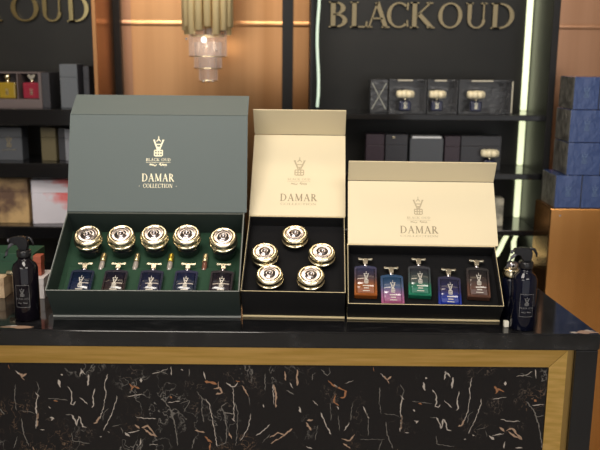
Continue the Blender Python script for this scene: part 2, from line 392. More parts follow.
for dx, dy, z in ((-.058, -.04, 1.508), (.03, -.045, 1.478), (-.012, -.03, 1.386), (.004, -.03, 1.387), (.016, -.025, 1.387)):
    rel(MB().lathe([(0, z-.005), (.0042, z), (0, z+.005)], 10, (CL.x+dx, CL.y+dy, 0)), 'crystal_drop', M['silver'], ch)
l = bpy.data.lights.new('pendant_glow', 'POINT'); l.energy = .2; l.shadow_soft_size = .02; l.color = (1, .86, .66)
o = bpy.data.objects.new('pendant_glow', l); C.objects.link(o); o.location = (CL.x, CL.y, 1.49); o.parent = ch; o.matrix_parent_inverse = Matrix.Translation(-ch.location)

# ------------------------------------------------------------ the counter
ct = thing('display_counter', 'black marble display counter with brass framed front panel', 'counter', (-.3, .18, 0))
mb = MB(); mb.prism([(-1.2, 0), (.575, 0), (.543, .34), (-1.2, .34)], .917, .95, 'z')
bmesh.ops.bevel(mb.bm, geom=mb.bm.edges[:], offset=.0028, segments=5, affect='EDGES')
rel(mb, 'counter_top', M['marble_top'], ct)
rel(MB().box(-1.16, .529, .018, .30, .06, .9165), 'carcass', M['black_satin'], ct)
mb = MB().box(-1.13, .4815, .010, .0175, .08, .8795, M['marble'])
VE = 'p 3.7 -542,859 -535,851 -527,857|w 1.9 -548,863 -541,855|o 1.9 -561,875 -559,867|p 1.9 -539,853 -532,843|g 1.1 -550,834 -554,805 -551,780|g 1.1 -510,841 -504,826 -510,814|w 1.9 -512,818 -505,810|w 2.2 -508,814 -514,784 -511,770 -516,742|p 2.8 -510,776 -514,746|w 1.9 -507,740 -499,740|g 1.9 -584,784 -575,771|g 0.9 -545,780 -526,778 -515,772|w 4.4 -466,845 -463,829|w 2.8 -461,856 -457,854|o 3.7 -478,801 -470,799|g 1.1 -489,806 -450,802|w 1.7 -449,831 -442,819 -442,802 -445,795 -439,793 -435,800|w 1.5 -427,808 -419,802 -412,794|g 1.3 -456,772 -444,772|w 2.4 -444,772 -437,758 -435,749 -430,768 -427,764 -424,747 -416,745|w 2.8 -488,789 -484,785|w 2.8 -487,766 -480,764 -484,759|g 1.5 -543,763 -542,737 -537,720 -532,705|g 1.1 -553,725 -563,699|p 1.9 -525,703 -521,695|w 2.2 -424,852 -420,864 -422,868 -413,856|w 3.7 -407,856 -410,833|g 1.1 -446,734 -445,717 -411,711|w 1.9 -396,827 -401,811 -400,792 -404,787|w 1.3 -370,857 -377,834 -375,817 -381,788 -389,764|p 2.6 -389,769 -396,756 -402,754|w 1.3 -354,813 -355,803 -370,765 -383,739|g 1.1 -371,786 -381,777 -384,760|o 3.7 -328,838 -322,830 -326,824|o 2.8 -322,834 -309,828|w 3.7 -306,849 -306,841|w 1.3 -333,811 -321,813 -305,816|w 1.3 -319,769 -301,765 -279,765|p 3.3 -321,752 -312,744|w 4.4 -341,735 -332,727|w 1.7 -335,735 -312,740|p 3.0 -308,746 -296,750 -286,738 -279,727 -292,733 -304,744|g 1.1 -349,746 -345,733|w 1.9 -310,723 -313,708|w 1.9 -291,710 -277,710|w 2.2 -391,726 -387,726|w 1.9 -375,737 -371,735|g 0.9 -366,748 -347,752|w 1.1 -284,859 -269,862 -253,870|g 1.1 -276,866 -253,858|w 1.5 -247,874 -246,856|o 3.7 -251,812 -247,808|w 1.5 -255,799 -231,802|g 1.9 -266,808 -251,787 -244,762 -241,740 -238,708|g 1.1 -250,774 -232,779|w 2.6 -228,868 -224,866|g 1.3 -212,870 -213,854|w 1.9 -184,864 -180,848|o 4.1 -182,844 -168,842 -159,838|p 3.0 -165,829 -153,832 -149,821 -161,817|p 1.9 -155,844 -157,830|g 1.5 -198,823 -188,808 -181,804|g 1.3 -188,808 -189,783 -185,758|w 1.5 -181,808 -173,794 -166,752 -160,707|w 2.4 -141,842 -131,834 -124,834 -118,842|o 3.7 -122,846 -114,844|p 2.2 -110,836 -102,822 -97,813|g 1.3 -97,813 -95,795|w 1.3 -128,832 -126,805 -126,763|g 1.5 -140,800 -151,792 -144,773 -140,746 -143,713|w 1.3 -146,779 -126,777|g 1.3 -124,801 -118,780 -123,709|w 1.3 -93,778 -97,752 -107,731 -115,720|g 1.1 -162,707 -139,716|w 2.8 -130,767 -124,761|p 2.2 -136,737 -131,724|g 1.3 -65,861 -65,826|w 3.0 -69,797 -67,791|g 1.3 -90,871 -91,843|g 1.3 -212,804 -224,779|g 0.9 -232,797 -212,804|p 2.6 -203,741 -184,737|o 3.7 -184,728 -170,715|o 2.8 -174,715 -174,698|g 1.9 -204,724 -210,702|w 1.5 -83,731 -67,742 -56,755|g 1.3 -71,716 -56,734|p 3.0 -48,839 -44,816 -44,791|w 1.5 -50,839 -48,797|p 2.6 -27,866 -25,847|p 3.7 -3,870 -3,837|w 2.2 -17,843 -11,831|w 3.7 1,793 5,781|g 1.5 -24,827 -9,818|p 2.8 17,764 29,766|p 3.0 15,760 25,743|p 2.6 -56,727 -40,738 -28,734|p 2.2 -54,714 -28,732 -12,747|g 1.3 26,848 26,860 33,864|g 1.3 43,871 55,858 61,865 59,875|o 2.6 57,848 65,840 75,834 92,826 89,813 81,813|o 2.6 71,819 69,804 79,796|w 3.0 75,794 79,788|w 3.0 69,840 77,832|w 1.7 28,806 38,796|w 1.9 44,781 55,752 65,735|g 0.9 62,802 64,764|g 0.9 105,803 103,765|w 1.7 90,743 100,761|p 2.4 85,726 102,722 112,735|p 2.6 89,716 103,705|g 1.1 78,775 82,743|g 0.9 39,754 33,722|w 1.9 16,709 28,704|w 1.3 90,842 106,849|w 1.9 126,795 139,769|g 1.1 137,769 138,733|g 0.9 122,725 171,725|p 3.7 163,859 171,851 179,858|w 1.9 158,864 166,855|o 1.9 144,876 146,868|p 1.9 168,853 176,843|g 1.1 158,835 157,805 162,780|g 1.1 197,841 205,827 200,814|w 1.9 198,818 206,810|w 2.2 202,814 199,785 203,770 200,742|p 2.8 203,776 202,747|w 1.9 210,740 218,740|g 1.9 129,784 139,771|g 0.9 168,780 187,778 199,772|w 4.4 242,846 246,829|w 2.8 245,856 249,854|o 3.7 234,802 241,800|g 1.1 222,806 261,802|w 1.7 260,831 268,819 269,802 267,796 273,794 277,800|w 1.5 284,809 292,802 300,794|g 1.3 258,773 270,773|w 2.4 270,773 279,758 281,749 284,769 288,764 293,747 301,745|w 2.8 224,789 228,785|w 2.8 227,766 235,764 231,760|g 1.5 172,763 175,738 181,721 188,706|g 1.1 166,725 158,699|p 1.9 196,704 200,695|w 2.2 282,852 285,865 283,869 294,857|w 3.7 299,857 298,834|g 1.1 272,734 274,717 308,711|w 1.9 312,828 309,811 312,792 309,788|w 1.3 336,857 332,834 334,817 332,788 325,765|p 2.6 325,769 320,756 314,754|w 1.3 356,813 357,803 345,765 335,739|g 1.1 342,786 333,778 331,761|o 3.7 380,839 386,830 383,824|o 2.8 386,835 400,828|w 3.7 401,849 401,841|w 1.3 378,812 389,814 405,816|w 1.3 396,770 414,766 435,766|p 3.3 395,753 405,744|w 4.4 376,735 386,727|w 1.7 382,736 405,740|p 3.0 409,746 420,751 431,738 440,728 426,734 413,744|g 1.1 368,746 372,733|w 1.9 408,723 407,708|w 1.9 429,710 443,710|w 2.2 327,726 331,727|w 1.9 343,737 347,735|g 0.9 350,748 369,752|w 1.1 421,860 437,862 452,870|g 1.1 429,866 452,858|w 1.5 457,875 460,856|o 3.7 459,812 464,808|w 1.5 456,800 480,802|g 1.9 444,808 461,787 471,762 476,741 483,709|g 1.1 464,775 481,779'
vr = random.Random(8)
for st in VE.split('|'):
    f = st.split(); mm = M['vein_'+f[0]]; wd = float(f[1])*.00108
    pts = [tuple(float(v)*.001 for v in a.split(',')) for a in f[2:]]
    sub = [pts[0]]
    for a, b in zip(pts, pts[1:]):
        l = math.hypot(b[0]-a[0], b[1]-a[1]); k = max(2, int(l/.0035)); nx, nz = -(b[1]-a[1])/l, (b[0]-a[0])/l
        for q in range(1, k+1):
            t_ = q/k; jt = vr.uniform(-.0011, .0011) if q < k else vr.uniform(-.0005, .0005)
            sub.append((a[0]+(b[0]-a[0])*t_+nx*jt, a[1]+(b[1]-a[1])*t_+nz*jt))
    pts = sub; n = len(pts)
    L_, R_ = [], []
    for i, p in enumerate(pts):
        a, b = pts[max(i-1, 0)], pts[min(i+1, n-1)]; dx, dz = b[0]-a[0], b[1]-a[1]; l = math.hypot(dx, dz) or 1
        k = (.12 if i in (0, n-1) else vr.uniform(.22, .72))*wd
        L_.append((p[0]-dz/l*k, p[1]+dx/l*k)); R_.append((p[0]+dz/l*k, p[1]-dx/l*k))
    for i in range(n-1):
        vs = [mb.bm.verts.new((x, .0097, z)) for x, z in (L_[i], L_[i+1], R_[i+1], R_[i])]
        if all(v.co.z < .878 for v in vs):
            fc = mb.bm.faces.new(vs); fc.material_index = mb.mi(mm)
rel(mb, 'front_panel', None, ct)
# brass frame, mitred, sloping in towards the panel
def fr(name, pts2, m):  # outline in x,z at outer y and inner y
    mb = MB(); A = [mb.bm.verts.new((x, y, z)) for x, z, y in pts2]; B = [mb.bm.verts.new((x, .0178, z)) for x, z, y in pts2]
    mb.bm.faces.new(A); mb.bm.faces.new(B[::-1])
    for i in range(4): mb.bm.faces.new((A[i], B[i], B[(i+1) % 4], A[(i+1) % 4]))
    return rel(mb, name, m, ct)
fr('brass_rail', [(-1.16, .9165, .003), (.514, .9165, .003), (.482, .880, .008), (-1.13, .880, .008)], M['brass'])
fr('brass_stile', [(.5145, .916, .003), (.5145, .06, .003), (.4825, .09, .008), (.4825, .8795, .008)], M['brass'])
fr('brass_stile', [(-1.16, .916, .003), (-1.16, .06, .003), (-1.13, .09, .008), (-1.13, .8795, .008)], M['brass'])
rel(MB().box(.515, .5295, .010, .0178, .06, .9165), 'brass_return', M['brass_shaded'], ct)
rel(MB().box(.530, .572, .001, .30, 0, .9165, None, .001), 'end_panel', M['black_gloss'], ct)
rel(MB().box(-1.195, -1.161, .001, .30, 0, .9165, None, .001), 'end_panel', M['black_gloss'], ct)
rel(MB().box(-1.16, .529, .03, .29, 0, .0595), 'plinth', M['black_satin'], ct)
# pale pink and white patches on the polished top
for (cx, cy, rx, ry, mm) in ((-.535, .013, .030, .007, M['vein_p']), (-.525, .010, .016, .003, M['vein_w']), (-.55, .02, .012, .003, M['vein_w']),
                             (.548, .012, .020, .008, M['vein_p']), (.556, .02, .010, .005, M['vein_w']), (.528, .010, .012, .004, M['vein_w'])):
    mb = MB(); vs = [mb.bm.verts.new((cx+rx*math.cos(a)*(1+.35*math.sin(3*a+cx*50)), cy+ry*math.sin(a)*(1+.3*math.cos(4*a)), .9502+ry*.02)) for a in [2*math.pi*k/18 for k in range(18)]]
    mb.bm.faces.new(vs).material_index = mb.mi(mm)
    rel(mb, 'pale_patch', None, ct)

# ------------------------------------------------------------ gift boxes on tilted stands
Z0 = .95
def quads_on(qs, mbx, frame, th=.0003):
    """print quads on a plane: frame = (origin, ex, ey, n)"""
    o_, ex, ey, n_ = frame
    for i, p in enumerate(qs):
        off = n_*(th+i*.000002)
        mbx.bm.faces.new([mbx.bm.verts.new(o_+ex*a+ey*b+off) for a, b in p])
def gift_box(pos, tilt, yaw, w_, d_, h_, la, fa, cols, label, texts, floor_z, lk=(1, 0, 0, 1)):
    """la, fa: world lean of lid and flap from the horizontal, degrees"""
    outer, inner, liner, edge, ink = cols
    root = thing('gift_box', label, 'gift box', pos, (tilt, 0, yaw)); t = .0028
    tr = MB()
    tr.box(-w_/2, w_/2, 0, t, .0005, h_, bev=.0004); tr.box(-w_/2, w_/2, d_-t, d_, .0005, h_, bev=.0004)
    tr.box(-w_/2, -w_/2+t, t, d_-t, .0005, h_, bev=.0004); tr.box(w_/2-t, w_/2, t, d_-t, .0005, h_, bev=.0004)
    tray = tr.build('tray', outer, root)
    rm = MB(); e = .0008
    rm.box(-w_/2, w_/2, 0, e, h_, h_+.0006); rm.box(-w_/2, -w_/2+e, e, d_, h_, h_+.0006); rm.box(w_/2-e, w_/2, e, d_, h_, h_+.0006)
    rm.build('rim', edge, tray)
    MB().box(-w_/2+t, w_/2-t, t, d_-t, .001, floor_z).build('insert', liner, root)
    MB().box(-w_/2-.0004, w_/2+.0004, -.003, d_+.003, -.0035, 0, None, .0006).build('base_board', edge, root)
    MB().box(-w_/2-.001, w_/2+.001, d_+.0003, d_+.003, 0, h_-.0005).build('back_board', outer if outer is not M['black_card'] else edge, root)
    A, Fa = R(la)-tilt, R(fa)-tilt
    hy, hz = d_+.0018, h_+.0006
    e1 = Vector((0, math.cos(A), math.sin(A))); n1 = Vector((0, math.sin(A), -math.cos(A)))*-1   # n1 = print side (towards the viewer)
    if n1.y > 0: pass
    L1 = (d_+.003)*lk[0]; lw, lc = w_+.0006+lk[1], lk[2]
    def board(o_, e_, n_, l, ww, th=.003):
        b = MB(); vs = []
        pts = [(-ww/2, 0), (ww/2, 0), (ww/2, l), (-ww/2, l)]
        A_ = [b.bm.verts.new(o_+Vector((x, 0, 0))+e_*v) for x, v in pts]; B_ = [b.bm.verts.new(o_+Vector((x, 0, 0))+e_*v-n_*th) for x, v in pts]
        b.bm.faces.new(A_); b.bm.faces.new(B_[::-1])
        for i in range(4): b.bm.faces.new((A_[i], B_[i], B_[(i+1) % 4], A_[(i+1) % 4]))
        bmesh.ops.bevel(b.bm, geom=b.bm.edges[:], offset=.0006, segments=2, affect='EDGES')
        return b
    o1 = Vector((0, hy, hz)); nn = Vector((0, -math.sin(A), math.cos(A)))
    lid = board(o1+Vector((lc, 0, 0)), e1, nn, L1, lw).build('lid', inner, root)
    e2 = Vector((0, math.cos(Fa), math.sin(Fa))); n2 = Vector((0, -math.sin(Fa), math.cos(Fa)))
    board(o1+Vector((lc, 0, 0))+e1*(L1+.0006), e2, n2, h_*lk[3], lw).build('flap', inner, lid)
    prt = {}; fr_ = (o1, Vector((1, 0, 0)), e1, nn)
    for kind, arg, cx, v, s, sx in texts:
        if kind == 'text': gq, tot = glyph_quads(arg, s); qs = [p for g in gq for p in g]; k = (sx/tot) if sx else 1; qs = [[(a*k, b) for a, b in p] for p in qs]
        elif kind == 'emblem': qs = [[(a*sx, b) for a, b in p] for p in emblem_quads(s)]
        elif kind == 'script': qs = script_quads(sx, s)
        elif kind == 'line': qs = [seg(-sx/2, 0, sx/2, 0, s)]
        nm = 'printed_emblem' if kind == 'emblem' else 'printed_script' if kind == 'script' else 'printed_rule' if kind == 'line' else 'printed_title' if arg == 'DAMAR' else 'printed_name' if arg == 'BLACK OUD' else 'printed_subtitle'
        if nm not in prt: prt[nm] = MB()
        quads_on([[(a+cx, b+v) for a, b in p] for p in qs], prt[nm], fr_)
    for nm, q in prt.items(): q.build(nm, ink if nm == 'printed_title' or ink is M['gold_ink'] else M['faint_ink'], lid)
    return root
def prints(cx, d, em, bo, ar, dm, co, full):
    L_ = [('emblem', '', cx, em[0], em[1], 1.0), ('text', 'BLACK OUD', cx, bo[0], bo[1], bo[2]), ('line', '', cx, bo[0]-.0028, .0006, bo[2]),
          ('script', '', cx, ar[0], ar[1], ar[2]), ('text', 'DAMAR', cx, dm[0], dm[1], dm[2])]
    if full: L_ += [('text', '-', cx-.039, co[0], co[1], .004), ('text', '-', cx+.039, co[0], co[1], .004)]
    L_ += [('text', 'COLLECTION', cx, co[0], co[1], co[2])]
    return L_
G = (M['green_card'], M['green_lid'], M['green_felt'], M['grey_edge'], M['gold_ink'])
Bg = (M['black_card'], M['beige_card'], M['foam'], M['beige_edge'], M['brown_ink'])
b1 = gift_box((-.3028, .076, Z0+.0045), .5958, .0101, .3724, .2117, .0771, 73, 33, G, 'large dark green gift box with open lid, gold jars and perfume bottles on green felt',
     prints(.003, 0, (.118, .044), (.1085, .0062, .052), (.0965, .0085, .036), (.065, .0165, .068), (.0515, .0085, .062), True), .020, (.965, .005, .0025, .93))
b2 = gift_box((-.0115, .0825, Z0+.0045), .5278, -.0300, .2035, .2196, .0698, 48, 124, Bg, 'middle beige gift box with five gold jars in a ring on black foam',
     prints(.002, 0, (.103, .050), (.091, .0058, .050), (.078, .0085, .034), (.0375, .0185, .080), (.0275, .0050, .078), False), .045, (.965, .003, .0005, 1.0))
b3 = gift_box((.2462, .0715, Z0+.0045), .6868, -.0300, .3010, .144, .0497, 55, 117, Bg, 'right beige gift box with five small coloured perfume bottles on black foam',
     prints(-.003, 0, (.067, .042), (.0580, .0052, .048), (.0475, .0070, .034), (.0255, .0165, .078), (.0175, .0042, .078), False), .022, (.985, .006, .004, .98))

# display wedges carrying the boxes
def wedge(pos, tilt, yaw, w_, d_, label):
    root = thing('display_wedge', label, 'stand', (pos[0], pos[1], Z0), (0, 0, yaw))
    y1 = d_*math.cos(tilt); z1 = y1*math.tan(tilt)
    MB().prism([(.012, .0003), (y1, .0003), (y1, z1-.0015), (.012, .012*math.tan(tilt)-.0015)], -w_/2+.01, w_/2-.01, 'x').build('wedge_body', M['black_gloss'], root)
    return root
wedge((-.3024, .078), .5958, .0101, .3724, .205, 'black wedge stand under the large green gift box')
wedge((-.0115, .0845), .5278, -.0300, .2045, .213, 'black wedge stand under the middle beige gift box')
wedge((.2462, .0735), .6868, -.0300, .3010, .138, 'black wedge stand under the right beige gift box')

def in_box(root, o, lx, ly, lz, spin=0):
    """stand a thing in a tilted box: box-local place turned into a world place"""
    mw = Matrix.Translation(root.location) @ root.rotation_euler.to_matrix().to_4x4()
    mm = mw @ Matrix.Translation((lx, ly, lz)) @ Matrix.Rotation(spin, 4, 'Z')
    o.location = mm.translation; o.rotation_euler = mm.to_euler()

# ------------------------------------------------------------ gold lidded jars
def make_jar(body_h, tall):
    r = thing('cream_jar', 'jar', 'jar')
    MB().lathe([(0, 0), (.019, 0), (.0225, .003), (.0235, body_h*.6), (.0235, body_h)], 36).build('jar_body', M['jar_black'], r)
    b = body_h+.0003
    lid = MB().lathe([(0, b), (.0262, b), (.0272, b+.0010), (.0272, b+.0034), (.0262, b+.0044), (.0243, b+.0048), (.0243, b+.0070), (.0264, b+.0082), (.0270, b+.0104),
                      (.0268, b+.0132), (.0256, b+.0160), (.0236, b+.0180), (.0212, b+.0188), (.0196, b+.0182), (.0190, b+.0170), (0, b+.0168)], 48).build('jar_lid', M['gold'], r)
    md = MB().lathe([(0, b+.0170), (.0187, b+.0170), (.0184, b+.0176), (.0165, b+.0178), (.0135, b+.0160+.0012), (.0100, b+.0174), (.0078, b+.0192), (.0060, b+.0200), (.0042, b+.0196), (.0030, b+.0182), (0, b+.0178)], 36)
    md.build('medallion', M['medal'], lid)
    MB().tube([(.0247*math.cos(2*math.pi*k/40), .0247*math.sin(2*math.pi*k/40), b+.0053) for k in range(41)], .0008, 6).build('lid_ring', M['gold_dark'], lid)
    return r
j0 = make_jar(.030, True)
pos1 = ((-.1343, .1525), (-.0656, .1545), (.0023, .1565), (.0694, .1571), (.1455, .1493))
lab1 = ('leftmost', 'second', 'middle', 'fourth', 'rightmost')
for i, (x, y) in enumerate(pos1):
    j = j0 if i == 0 else copy_tree(j0)
    tag(j, '%s gold lidded black jar at the back of the green box' % lab1[i], 'jar', 'gold lidded jars in the green gift box'); j.scale = (1.08,)*3; in_box(b1, j, x, y, .0203, .5*i+.3)
j1 = make_jar(.010, False)
pos2 = ((-.0022, .1655, 'at the top of the ring'), (-.0621, .1101, 'at the left of the ring'), (.0551, .1126, 'at the right of the ring'), (-.0483, .0477, 'at the lower left of the ring'), (.0337, .0467, 'at the lower right of the ring'))
for i, (x, y, q) in enumerate(pos2):
    j = j1 if i == 0 else copy_tree(j1)
    tag(j, 'round gold jar in middle beige box, %s' % q, 'jar', 'gold jars in the middle beige gift box'); j.scale = (1.04,)*3; in_box(b2, j, x, y-.003, .0453, .4*i)

# ------------------------------------------------------------ small perfume bottles, lying face up, neck along +y
def make_bottle(mglass, hl=.070, wd=.044, memb=None):
    """origin at the middle of the base edge, lies in the xy plane"""
    r = thing('perfume_bottle', 'b', 'perfume bottle'); hw = wd/2
    mb = MB(); mb.prism([(-hw, .001), (-hw+.001, 0), (hw-.001, 0), (hw, .001), (hw, hl-.004), (hw-.003, hl-.001), (.008, hl), (-.008, hl), (-hw+.003, hl-.001), (-hw, hl-.004)], .0, .015, 'z')
    bmesh.ops.bevel(mb.bm, geom=[e for e in mb.bm.edges if abs(e.verts[0].co.z-e.verts[1].co.z) < 1e-6], offset=.0015, segments=2, affect='EDGES')
    for v in mb.bm.verts:   # gently domed front glass
        pass
    body = mb.build('bottle_body', mglass, r)
    ft = MB(); zz = lambda x: .0152+.0020*(1-(x/(hw-.004))**2); xs = [(-1+2*k/14)*(hw-.004) for k in range(15)]
    ft.prism([(x, zz(x)) for x in xs], .004, hl-.008, 'y'); 
    for f_ in ft.bm.faces: f_.smooth = len(f_.verts) == 4
    ft.build('glass_front', mglass, body)
    e = MB()
    for p in emblem_quads(.030): e.prism([(a*.62+.001, b+hl*.36) for a, b in p], .0171, .0178, 'z')
    for p in (seg(-.006, hl*.29, .008, hl*.29, .0022), seg(-.004, hl*.21, .006, hl*.21, .0020), seg(-.006, hl*.12, .008, hl*.12, .0016)): e.prism(p, .0165, .0176, 'z')
    e.build('emblem', memb or M['pale_foil'], body)
    MB().lathe([(.0055, 0), (.0062, .001), (.0062, .006), (.005, .0075)], 20, (0, hl+.0003, .0078), None, 1, 1, 'y').build('collar', M['silver'], r)
    c = MB(); z0, z1 = .0035, .0125
    c.prism([(-.0056, .0078), (.0056, .0078), (.0060, .0150), (.0085, .0172), (.0165, .0168), (.0195, .0190), (.0180, .0225), (.0120, .0215), (.0050, .0208), (0, .0218),
             (-.0050, .0208), (-.0120, .0215), (-.0180, .0225), (-.0195, .0190), (-.0165, .0168), (-.0085, .0172), (-.0060, .0150)], z0, z1, 'z')
    c.tf(Matrix.Translation((0, hl, 0)) @ Matrix.Diagonal((.78, 1, 1, 1))); bmesh.ops.bevel(c.bm, geom=[e_ for e_ in c.bm.edges if abs(e_.verts[0].co.z-e_.verts[1].co.z) < 1e-6], offset=.0012, segments=2, affect='EDGES')
    c.build('cap', M['gold_pale'], r)
    return r
M['pale_foil'] = mat('pale silver foil', (.62, .60, .55), .3, .3)  # foil emblem, paled to carry the bright highlight streak on the glass too
M['gold_pale'] = mat('pale champagne metal', (.88, .84, .72), .2, 1)
def glass(name, stops):
    mt = mat(name, (.1, .1, .1), .12, coat=.5, spec=.5); gradient(mt, 1, stops); return mt
navy = (.012, .018, .06); smoke = (.018, .018, .03)
gl3 = [('amber', [(0, (.30, .085, .015)), (.3, (.24, .08, .025)), (.6, (.06, .04, .05)), (1, (.03, .035, .08))], 'perfume bottle fading from navy to amber orange, leftmost in the right beige box'),
       ('pink', [(0, (.36, .09, .20)), (.3, (.24, .11, .22)), (.6, (.06, .09, .18)), (1, (.015, .05, .11))], 'perfume bottle fading from teal blue to pink, second in the right beige box'),
       ('green', [(0, (.012, .16, .09)), (.28, (.012, .13, .075)), (.45, (.04, .06, .06)), (1, (.03, .03, .04))], 'perfume bottle with green lower half, middle of the right beige box'),
       ('blue', [(0, (.010, .03, .30)), (.28, (.010, .025, .20)), (.5, (.02, .02, .08)), (1, (.025, .025, .05))], 'perfume bottle with bright blue lower half, fourth in the right beige box'),
       ('brown', [(0, (.10, .045, .03)), (.3, (.08, .038, .028)), (.55, (.04, .03, .03)), (1, (.02, .02, .022))], 'perfume bottle with smoky brown lower half, rightmost in the right beige box')]
p3 = ((-.1148, .0295, .012), (-.0618, .0085, .0), (-.0075, .0315, .03), (.0497, .0065, .05), (.1085, .030, .05))
bt0 = None
for i, ((nm, st, lb), (x, y, a)) in enumerate(zip(gl3, p3)):
    b = make_bottle(glass('glass '+nm, st), .071, .045)
    tag(b, lb, 'perfume bottle', 'coloured perfume bottles in the right beige gift box'); in_box(b3, b, x, y, .0223, -a)
gl1 = [('navy', (.008, .016, .05), (.008, .014, .035)), ('umber', (.028, .014, .008), (.012, .012, .025)), ('ink', (.016, .020, .05), (.012, .014, .035)), ('midnight', (.010, .022, .035), (.014, .016, .05)), ('plum', (.022, .014, .022), (.014, .012, .018))]
lb1 = ('dark navy perfume bottle, leftmost in the front row of the green box', 'dark brown perfume bottle, second in the front row of the green box', 'inky blue perfume bottle, middle of the front row of the green box',
       'midnight blue perfume bottle, fourth in the front row of the green box', 'near black plum perfume bottle, rightmost in the front row of the green box')
for i, ((nm, c0, c1), lb, x) in enumerate(zip(gl1, lb1, (-.1337, -.0668, .0045, .0733, .1447))):
    b = make_bottle(glass('glass '+nm, [(0, c0), (1, c1)]), .074, .046)
    tag(b, lb, 'perfume bottle', 'dark perfume bottles in the green gift box')
    in_box(b1, b, x, .007, .0303, -.01*i)
    b.rotation_euler.rotate_axis('X', 0)
# little cradle strip the dark bottles lie on
MB().box(-.17, .17, .006, .100, .0202, .0300, None, .002).build('bottle_cradle', M['green_felt'], b1)
for i, (x, lb, cc) in enumerate(((-.1045, 'leftmost tiny gold capped vial on green felt', (.75, .6, .3)), (-.035, 'second tiny gold capped vial on green felt', (.7, .6, .35)),
                                 (.0355, 'third tiny vial on green felt, with the yellowest cap', (.85, .62, .10)), (.107, 'rightmost tiny vial on green felt, with amber liquid', (.8, .68, .4)))):
    r = thing('perfume_vial', lb, 'vial', group='small vials between the bottles in the green box')
    MB().lathe([(.0048, 0), (.0055, .001), (.0055, .022), (.0040, .025)], 16, (0, 0, .0056), None, 1, 1, 'y').build('vial_body', mat('vial glass %d' % i, (.45, .40, .36) if i < 3 else (.22, .09, .06), .08, coat=.6, trans=.3), r)
    MB().lathe([(.0050, .0253), (.0056, .0262), (.0056, .044), (.0048, .046)], 16, (0, 0, .0056), None, 1, 1, 'y').build('cap', mat('vial cap %d' % i, cc, .25, .85), r)
    in_box(b1, r, x, .094, .0204, -.01)

# ------------------------------------------------------------ spray bottles on the counter
def spray(loc, rz, h, label, body_m, r0=.0245):
    s = h/.165; r = thing('spray_bottle', label, 'spray bottle', loc, (0, 0, rz))
    bh = .118*s
    body = MB().lathe([(0, .0003), (r0-.002, .0003), (r0, .003), (r0, bh-.016), (r0-.003, bh-.008), (r0-.010, bh-.002), (.0125, bh+.001), (.0115, bh+.006)], 36).build('bottle_body', body_m, r)
    lb = MB(); n = 12
    for k in range(n):  # label frame printed on the front of the cylinder
        a0, a1 = R(-90-32+64*k/n), R(-90-32+64*(k+1)/n)
        for z0, z1 in ((.030, .0308), (.074, .0748)):
            rr = r0+.0002; lb.bm.faces.new([lb.bm.verts.new((rr*math.cos(a), rr*math.sin(a), z)) for a, z in ((a0, z0), (a1, z0), (a1, z1), (a0, z1))])
    for a0, a1 in ((R(-122), R(-120.5)), (R(-59.5), R(-58))):
        rr = r0+.0002; lb.bm.faces.new([lb.bm.verts.new((rr*math.cos(a), rr*math.sin(a), z)) for a, z in ((a0, .03), (a1, .03), (a1, .0748), (a0, .0748))])
    def wrap(qs, z0):
        for p in qs: lb.bm.faces.new([lb.bm.verts.new(((r0+.0003)*math.sin(x/r0), -(r0+.0003)*math.cos(x/r0), z0+z)) for x, z in p])
    wrap(emblem_quads(.018), .052)
    gq, tot = glyph_quads('BLACK OUD', .0034); wrap([p for g in gq for p in g], .046)
    wrap([seg(-.009, 0, .009, 0, .0006)], .043); wrap(script_quads(.018, .004), .037)
    lb.build('printed_label', M['label_white'], body)
    MB().lathe([(.0135, bh+.0063), (.0140, bh+.008), (.0140, bh+.018), (.0120, bh+.020)], 24).build('collar', M['head_black'], r)
    hd = MB(); z = bh+.0203
    hd.prism([(.0085, z), (.0095, z+.010), (.0105, z+.020), (.002, z+.0265), (-.012, z+.0265), (-.022, z+.0240), (-.0265, z+.0225), (-.0265, z+.0165), (-.020, z+.0160), (-.010, z+.0130), (-.0085, z)], -.0070, .0070, 'y')
    bmesh.ops.bevel(hd.bm, geom=hd.bm.edges[:], offset=.0022, segments=3, affect='EDGES')
    head = hd.build('spray_head', M['head_black'], r)
    hook = [(.006, 0, z+.025), (.014, 0, z+.022), (.019, 0, z+.014), (.019, 0, z+.008)]
    MB().tube(hook, [.003, .003, .0026, .0018], 8).build('rear_lip', M['head_black'], head)
    MB().tube([(-.010, 0, z+.017), (-.020, 0, z+.013), (-.028, 0, z+.006), (-.033, 0, z-.004), (-.035, 0, z-.012), (-.039, 0, z-.017)], [.003, .0034, .0034, .003, .0026, .002], 8).build('trigger', M['head_grey'], r)
    MB().tube([(-.0266, 0, z+.0175), (-.030, 0, z+.0175)], [.004, .0036], 12).build('nozzle', M['head_grey'], head)
    return r
M['head_black'] = mat('glossy black plastic', (.010, .010, .012), .2, spec=.35)
M['head_grey'] = mat('grey plastic', (.10, .10, .12), .25)
M['bot_black'] = mat('black glass', (.005, .004, .007), .06, spec=.35)
M['bot_navy'] = mat('blue black glass', (.003, .004, .012), .06, spec=.3)
spray((-.537, .066, Z0), R(0), .168, 'black spray bottle with curved trigger on the counter, left of the green box', M['bot_black'])
spray((.432, .034, Z0), R(0), .160, 'black spray bottle on the counter, right of the beige box', M['bot_navy'], .0235)
r = thing('perfume_bottle', 'small blue black bottle with gold collar tucked behind the right spray bottle', 'perfume bottle', (.4235, .098, Z0))
MB().lathe([(0, .0003), (.016, .0003), (.0175, .002), (.0175, .080), (.015, .084), (.010, .086)], 28).build('bottle_body', M['bot_navy'], r)
MB().lathe([(.0165, .0863), (.0175, .088), (.0175, .094), (.0165, .096), (.0165, .099), (.0170, .101), (.012, .103)], 28).build('collar', M['gold'], r)
MB().lathe([(.011, .1033), (.011, .113), (.009, .116), (0, .116)], 20).build('cap', M['silver'], r)
